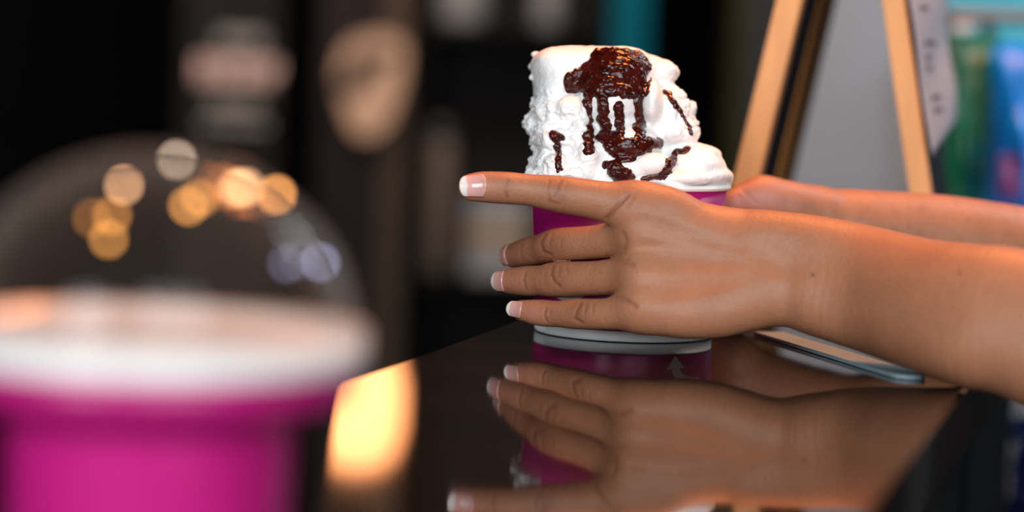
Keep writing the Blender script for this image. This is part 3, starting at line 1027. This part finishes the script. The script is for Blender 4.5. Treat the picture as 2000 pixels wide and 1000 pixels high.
NX, NY = 14, 30
bm = bmesh.new()
g = []
for j in range(NY + 1):
    g.append([bm.verts.new(Vector(sheet_pt(i / NX, -0.35 + (1.22 - 0.16 * i / NX) * j / NY))) for i in range(NX + 1)])
for j in range(NY):
    for i in range(NX):
        bm.faces.new([g[j][i], g[j + 1][i], g[j + 1][i + 1], g[j][i + 1]])
bmesh.ops.recalc_face_normals(bm, faces=bm.faces)
bmesh.ops.solidify(bm, geom=bm.faces[:], thickness=0.0004)
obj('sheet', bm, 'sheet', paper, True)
bm = bmesh.new()
for (t0, n, s0, s1) in [(-0.28, 3, .2, .5), (-0.08, 3, .18, .42), (0.03, 3, .2, .4), (0.23, 4, .22, .62), (0.31, 4, .22, .45), (0.37, 3, .24, .4), (0.54, 3, .25, .55), (0.61, 3, .26, .5)]:
    for k in range(n):
        sa = s0 + (s1 - s0) * k / n
        sb = sa + (s1 - s0) / n * rng.uniform(.55, .85)
        hh = rng.uniform(.016, .03)
        vv = [bm.verts.new(Vector(sheet_pt(s, t, 0.0006))) for s, t in ((sa, t0), (sb, t0 + .006), (sb, t0 + hh + .006), (sa, t0 + hh))]
        bm.faces.new(vv)
obj('printed_text', bm, 'ink', paper)

# ================================================================== RIGHT: GREY CABINET, SNACK RACK AND BAGS
gx0, gx1 = P(1532, 200, 2.0)[0], P(1800, 200, 2.0)[0]
cab = thing('cabinet', ((gx0 + gx1) / 2, 2.1, 0), 'plain light grey cabinet side seen between the legs of the wooden sign', 'cabinet')
obj('body', bx((gx0, 2.0, 0.08), (gx1, 2.35, 1.75), 0.004), 'grey_panel', cab)
obj('plinth', bx((gx0 + 0.01, 2.02, 0), (gx1 - 0.01, 2.33, 0.08)), 'black', cab)
obj('top_trim', bx((gx0 - 0.004, 1.996, 1.75), (gx1 + 0.004, 2.354, 1.77), 0.003), 'steel', cab)

RD = 1.80
rx0, rx1 = P(1850, 20, RD)[0], P(1978, 20, RD)[0]
rz = P(1960, 22, RD)[2]
rack = thing('snack_rack', ((rx0 + rx1) / 2 + 0.05, RD + 0.08, 0), 'grey wire snack rack holding green and blue bags beside the sign', 'rack')
xl = P(1842, 20, RD + 0.17)[0]
RB = RD + 0.165
for x in (xl, rx1 + 0.012, rx1 + 0.22):
    obj('post', tube(bmesh.new(), [(x, RB, 0), (x, RB, rz + 0.004)], 0.0055, 12), 'steel', rack)
SH1, SH2 = P(1960, 680, RD)[2], 0.72
for z in (rz, SH1 - 0.009, SH2 + 0.003):
    obj('rail', tube(bmesh.new(), [(xl, RB - 0.011, z), (rx1 + 0.23, RB - 0.011, z)], 0.0055, 12), 'steel', rack)
for z in (SH1 - 0.012, SH2):
    obj('shelf', bx((xl, RD - 0.02, z), (rx1 + 0.225, RB - 0.012, z + 0.006), 0.001), 'steel', rack)


def bag(name, cx, cy, z0, w, h, m, label, seed, patch=None, lean=0.0):
    b = thing(name, (cx, cy, z0), label, 'bag', 'snack bags on the rack')
    nx, nz = 26, 34
    bm = bmesh.new()
    rows = {}
    for side in (-1, 1):
        gr = []
        for j in range(nz + 1):
            row = []
            for i in range(nx + 1):
                x, z = i / nx * 2 - 1, j / nz
                edge = max(0, 1 - abs(x) ** 3) * max(0, 1 - abs(2 * z - 1) ** 5)
                q = np.array([[x * 3 + seed, z * 4 + side, seed * 1.7]])
                cr = float(noise3(q * 2.2)[0] - .5) * 0.9 + float(abs(noise3(q * 4.0)[0] - .5)) * 0.8
                y = side * 0.024 * edge * (1 + cr) + lean * z
                zig = 0.004 * (i % 2) if j in (0, nz) else 0
                row.append(bm.verts.new((cx + x * w / 2 * (1 - 0.06 * math.sin(math.pi * z)), cy + y, z0 + z * h + zig)))
            gr.append(row)
        rows[side] = gr
        for j in range(nz):
            for i in range(nx):
                f = [gr[j][i], gr[j][i + 1], gr[j + 1][i + 1], gr[j + 1][i]]
                bm.faces.new(f if side < 0 else f[::-1])
    bmesh.ops.remove_doubles(bm, verts=bm.verts, dist=1e-5)
    obj('pouch', bm, m, b, True)
    if patch:
        for (px_, pz_, pw, ph, pm) in patch:
            bm = bmesh.new()
            g = []
            for j in range(7):
                row = []
                for i in range(7):
                    t = px_ + (i / 6 - .5) * pw
                    z = pz_ + (j / 6 - .5) * ph
                    ii = int(round((t + 1) / 2 * nx))
                    x = (i / 6 - .5) * 2
                    edge = max(0, 1 - abs(t) ** 3) * max(0, 1 - abs(2 * z - 1) ** 5)
                    q = np.array([[t * 3 + seed, z * 4 - 1, seed * 1.7]])
                    cr = float(noise3(q * 2.2)[0] - .5) * 0.9 + float(abs(noise3(q * 4.0)[0] - .5)) * 0.8
                    y = -0.024 * edge * (1 + cr) - 0.0012 + lean * z
                    row.append(bm.verts.new((cx + t * w / 2 * (1 - 0.06 * math.sin(math.pi * z)), cy + y, z0 + z * h)))
                g.append(row)
            for j in range(6):
                for i in range(6):
                    bm.faces.new([g[j][i], g[j][i + 1], g[j + 1][i + 1], g[j + 1][i]])
            obj('printed_patch', bm, pm, b, True)
    return b


gt = P(1905, 72, RD + 0.1)
bt = P(2010, 92, RD + 0.06)
bag('snack_bag', gt[0] - 0.004, RD + 0.105, SH1 - 0.006, 0.048 * 1.0, gt[2] - SH1 + 0.006, 'green_foil', 'crinkled green snack bag on the upper rack shelf beside the sign', 3.1, [(0.25, .55, .5, .2, 'teal')])
bag('snack_bag', bt[0] - 0.004, RD + 0.035, SH1 - 0.006, 0.062, bt[2] - SH1 + 0.006, 'blue_foil', 'bright blue snack bag on the upper rack shelf at the frame edge', 5.7, [(-0.55, .58, .5, .14, 'purple'), (-0.55, .36, .4, .1, 'white_plastic')])
bag('snack_bag', gt[0] + 0.004, RD + 0.105, SH2 + 0.006, 0.055, 0.20, 'shaded_green_foil', 'dim green snack bag on the lower rack shelf under the forearm', 8.3)
bag('snack_bag', bt[0] + 0.002, RD + 0.035, SH2 + 0.006, 0.070, 0.215, 'shaded_blue_foil', 'dim blue snack bag with white marks on the lower rack shelf', 2.2, [(-0.5, .55, .5, .2, 'white_plastic'), (-0.1, .8, .4, .12, 'white_plastic')])
wt = P(1882, 40, RD + 0.16)
cap = thing('price_tag', tuple(wt), 'round white price tag hanging at the top of the snack rack', 'tag')
bm = bmesh.new()
bmesh.ops.create_cone(bm, cap_ends=True, segments=32, radius1=0.010, radius2=0.010, depth=0.002)
bmesh.ops.rotate(bm, verts=bm.verts, matrix=Matrix.Rotation(math.pi / 2, 3, 'X'))
bmesh.ops.translate(bm, verts=bm.verts, vec=Vector(wt))
obj('disc', bm, 'white_plastic', cap)
obj('cord', tube(bmesh.new(), [(wt[0], wt[1], wt[2] + 0.009), (wt[0], RB - 0.012, rz)], 0.0008, 6), 'steel', cap)

# ================================================================== DARK BACKGROUND, ABOUT FIVE METRES OFF
BD = 5.0


def px_x(u, d=BD, v=150):
    return P(u, v, d)[0]


def px_z(v, d=BD, u=700):
    return P(u, v, d)[2]


def column(name, u0, u1, d, depth, m, label, top=2.9, cap=None):
    c = thing(name, ((px_x(u0, d) + px_x(u1, d)) / 2, d + depth / 2, 0), label, 'column')
    obj('shaft', bx((px_x(u0, d), d, 0.12), (px_x(u1, d), d + depth, top), 0.006), m, c)
    obj('plinth', bx((px_x(u0, d) - 0.01, d - 0.01, 0), (px_x(u1, d) + 0.01, d + depth + 0.01, 0.12), 0.004), 'black', c)
    return c


column('column', 352, 545, BD, 0.25, 'dark_grey', 'dark grey square column carrying the blurred lettered sign')
column('column', 622, 745, BD, 0.25, 'mauve_column', 'dark mauve column behind the round tan emblem')
column('column', 747, 800, BD + 0.02, 0.25, 'brown_column', 'narrow brown column strip just beside the tan emblem')
column('post', 1192, 1262, BD, 0.08, 'teal', 'teal upright post behind the top of the ice cream')
column('column', 1432, 1520, BD, 0.2, 'olive', 'dim olive column showing left of the wooden sign')

# lettered sign: raised letters on a backing
sg = thing('lettered_sign', (px_x(465), BD - 0.03, px_z(150)), 'blurred glowing sign with rows of pinkish letters on the grey column', 'sign')
obj('backing', bx((px_x(385), BD - 0.02, px_z(245)), (px_x(548), BD - 0.004, px_z(60)), 0.003), 'dark_grey', sg)
for (v0, v1, u0, u1, n, m_) in [(72, 100, 428, 518, 6, 'sign_dim'), (124, 172, 386, 548, 8, 'sign_pink'), (206, 226, 418, 512, 7, 'sign_dim'), (246, 258, 400, 530, 9, 'sign_dim')]:
    for k in range(n):
        a = u0 + (u1 - u0) * (k + .12) / n
        b = u0 + (u1 - u0) * (k + .88) / n
        bm = bmesh.new()
        x0, x1, z0, z1 = px_x(a), px_x(b), px_z(v1), px_z(v0)
        s = (x1 - x0) * 0.34
        box(bm, (x0, BD - 0.032, z0), (x0 + s, BD - 0.02, z1))
        box(bm, (x1 - s, BD - 0.032, z0 + (z1 - z0) * (0.4 if k % 2 else 0)), (x1, BD - 0.02, z1))
        box(bm, (x0 + s, BD - 0.032, z0 + (z1 - z0) * (.4 if k % 3 else .7)), (x1 - s, BD - 0.02, z0 + (z1 - z0) * (.62 if k % 3 else 1)))
        obj('letter', bm, m_, sg)

# tan emblem: rounded shield with a dark swoosh
em = thing('emblem', (px_x(725), BD - 0.03, px_z(165)), 'blurred tan glowing emblem with a dark swoosh on the mauve column', 'emblem')
outl = [(668, 105), (690, 78), (722, 66), (760, 64), (786, 76), (794, 105), (790, 150), (780, 195), (765, 235), (742, 262), (715, 268), (692, 250), (678, 215), (668, 180), (660, 145)]
obj('shield', prism(bmesh.new(), [(px_x(a), BD - 0.05, px_z(b)) for a, b in outl], (0, 0.03, 0)), 'logo_glow', em)
sw = [(664, 165), (684, 128), (716, 104), (756, 98), (780, 108), (764, 124), (742, 134), (726, 158), (704, 182), (680, 190)]
obj('swoosh', prism(bmesh.new(), [(px_x(a), BD - 0.058, px_z(b)) for a, b in sw], (0, 0.0075, 0)), 'logo_dark', em)

# back shelf unit and what stands on it
SBD = 5.2
unit = thing('shelf_unit', (px_x(1010, SBD), SBD + 0.15, 0), 'dark open shelf unit in the blurred back of the shop', 'shelf')
ux0, ux1 = px_x(822, SBD), px_x(1192, SBD)
zt, zm, zl = px_z(48, SBD, 950), px_z(545, SBD, 950), 0.4
obj('back_panel', bx((ux0, SBD + 0.3, 0), (ux1, SBD + 0.32, 2.3)), 'dark_grey', unit)
for x in (ux0, ux1 - 0.02):
    obj('side_panel', bx((x, SBD, 0), (x + 0.02, SBD + 0.3, 2.3), 0.002), 'black', unit)
for z in (zt, zm, zl, 2.28):
    obj('shelf_board', bx((ux0 + 0.02, SBD, z - 0.025), (ux1 - 0.02, SBD + 0.3, z), 0.002), 'black', unit)


def jar(u0, u1, z, m_, label, h, name='canister', d=SBD + 0.1):
    x0, x1 = px_x(u0, d), px_x(u1, d)
    r = (x1 - x0) / 2
    t = thing(name, ((x0 + x1) / 2, d + r * .2, z), label, 'canister')
    obj('body', lathe(bmesh.new(), [(0, 0), (r * .92, 0), (r, r * .1), (r, h * .82), (r * .9, h * .88), (0, h * .88)], 32, ((x0 + x1) / 2, d + r * .2, z)), m_, t, True)
    obj('lid', lathe(bmesh.new(), [(0, h * .88), (r * .94, h * .88), (r * .94, h * .97), (r * .85, h), (0, h)], 32, ((x0 + x1) / 2, d + r * .2, z)), 'steel', t, True)
    return t


jar(848, 948, zt, 'pale_ware', 'pale round canister on the top shelf, nearest the brown column', 0.14)
jar(1038, 1092, zt, 'pale_ware', 'small pale canister on the top shelf beside the teal post', 0.12)
jar(838, 892, zm, 'tan_box', 'tall tan canister on the middle shelf behind the index fingertip', 0.32)
bxx = thing('carton', (px_x(985, SBD), SBD + 0.1, zm), 'silver carton with an ochre band on the middle shelf behind the fingers', 'carton')
obj('body', bx((px_x(925, SBD), SBD + 0.02, zm), (px_x(1042, SBD), SBD + 0.2, zm + 0.165), 0.004), 'silver_box', bxx)
obj('band', bx((px_x(924, SBD), SBD + 0.016, zm + 0.075), (px_x(1043, SBD), SBD + 0.204, zm + 0.105), 0.001), 'ochre', bxx)
obj('flap', bx((px_x(930, SBD), SBD + 0.03, zm + 0.165), (px_x(1037, SBD), SBD + 0.19, zm + 0.172), 0.001), 'silver_box', bxx)

# added warm bulbs on a cable standing in for dome reflections, and a pair of cool leds, far behind the dome
LD = 4.6
spots = [(180, 426, .22, (1, .38, .08)), (219, 421, .42, (1, .40, .09)), (212, 467, .48, (1, .43, .10)), (242, 362, .72, (1, .52, .27)), (345, 312, .42, (1, .74, .56)),
         (368, 402, .60, (1, .42, .11)), (391, 386, .48, (1, .41, .10)), (464, 367, .62, (1, .55, .28)), (480, 366, .55, (1, .55, .28)), (540, 380, .85, (1, .40, .11))]
st = thing('stand_in_bulbs', tuple(P(350, 380, LD)), 'string of small warm bulbs standing in for lamp reflections on the clear dome', 'string light')
order = [0, 2, 1, 3, 4, 6, 5, 7, 8, 9]
cpts = []
for i in order:
    p = P(spots[i][0], spots[i][1], LD)
    cpts.append(Vector(p) + Vector((0, 0.016, 0.010)))
obj('cable', tube(bmesh.new(), [Vector((px_x(-60, LD), LD, 2.9)), Vector(P(-60, 250, LD)), Vector(P(60, 390, LD))] + cpts + [Vector(P(700, 150, LD)), Vector((px_x(700, LD), LD, 2.9))], 0.0012, 6), 'black', st)
BR = 0.0075
for i, (a, b, s, c) in enumerate(spots):
    p = P(a, b, LD)
    bl = obj('bulb', sphere(bmesh.new(), p, BR, 16), glow('bulb_glow', c, 21.0 * s), st, True)
    obj('socket', tube(bmesh.new(), [tuple(p + np.array([0, 0.008, 0.005])), tuple(p + np.array([0, 0.017, 0.011]))], 0.0045, 12), 'black', bl)
cl = thing('led_light', tuple(P(595, 512, LD)), 'pair of faint cool white leds behind the right edge of the dome', 'led light')
obj('bar', bx(tuple(P(530, 520, LD) + np.array([0, 0.012, -0.006])), tuple(P(640, 520, LD) + np.array([0, 0.02, 0.006]))), 'black', cl)
obj('cord', tube(bmesh.new(), [tuple(P(606, 512, LD) + np.array([0, 0.016, 0.0])), (px_x(606, LD), LD + 0.016, 2.9)], 0.0012, 6), 'black', cl)
for (a, b, s) in [(560, 515, .16), (583, 508, .10), (626, 513, .36)]:
    obj('led', sphere(bmesh.new(), P(a, b, LD), BR * .9, 12), glow('led_glow', (.62, .64, 1.0), 18 * s), cl, True)

# warm lantern hanging above the frame: it is what glows in the counter's left corner
lp = P(738, -300, 4.4)
ln = thing('lantern', tuple(lp), 'warm hanging lantern above the frame, mirrored in the left corner of the counter', 'lamp')
obj('shade', lathe(bmesh.new(), [(0.02, -0.11), (0.060, -0.095), (0.078, -0.04), (0.078, 0.04), (0.060, 0.095), (0.02, 0.11)], 32, tuple(lp)), 'lamp_glow', ln, True)
obj('cap', lathe(bmesh.new(), [(0, 0.109), (0.03, 0.109), (0.022, 0.135), (0, 0.14)], 24, tuple(lp)), 'steel', ln, True)
obj('cord', tube(bmesh.new(), [(lp[0], lp[1], lp[2] + 0.135), (lp[0], lp[1], 2.9)], 0.003, 8), 'black', ln)
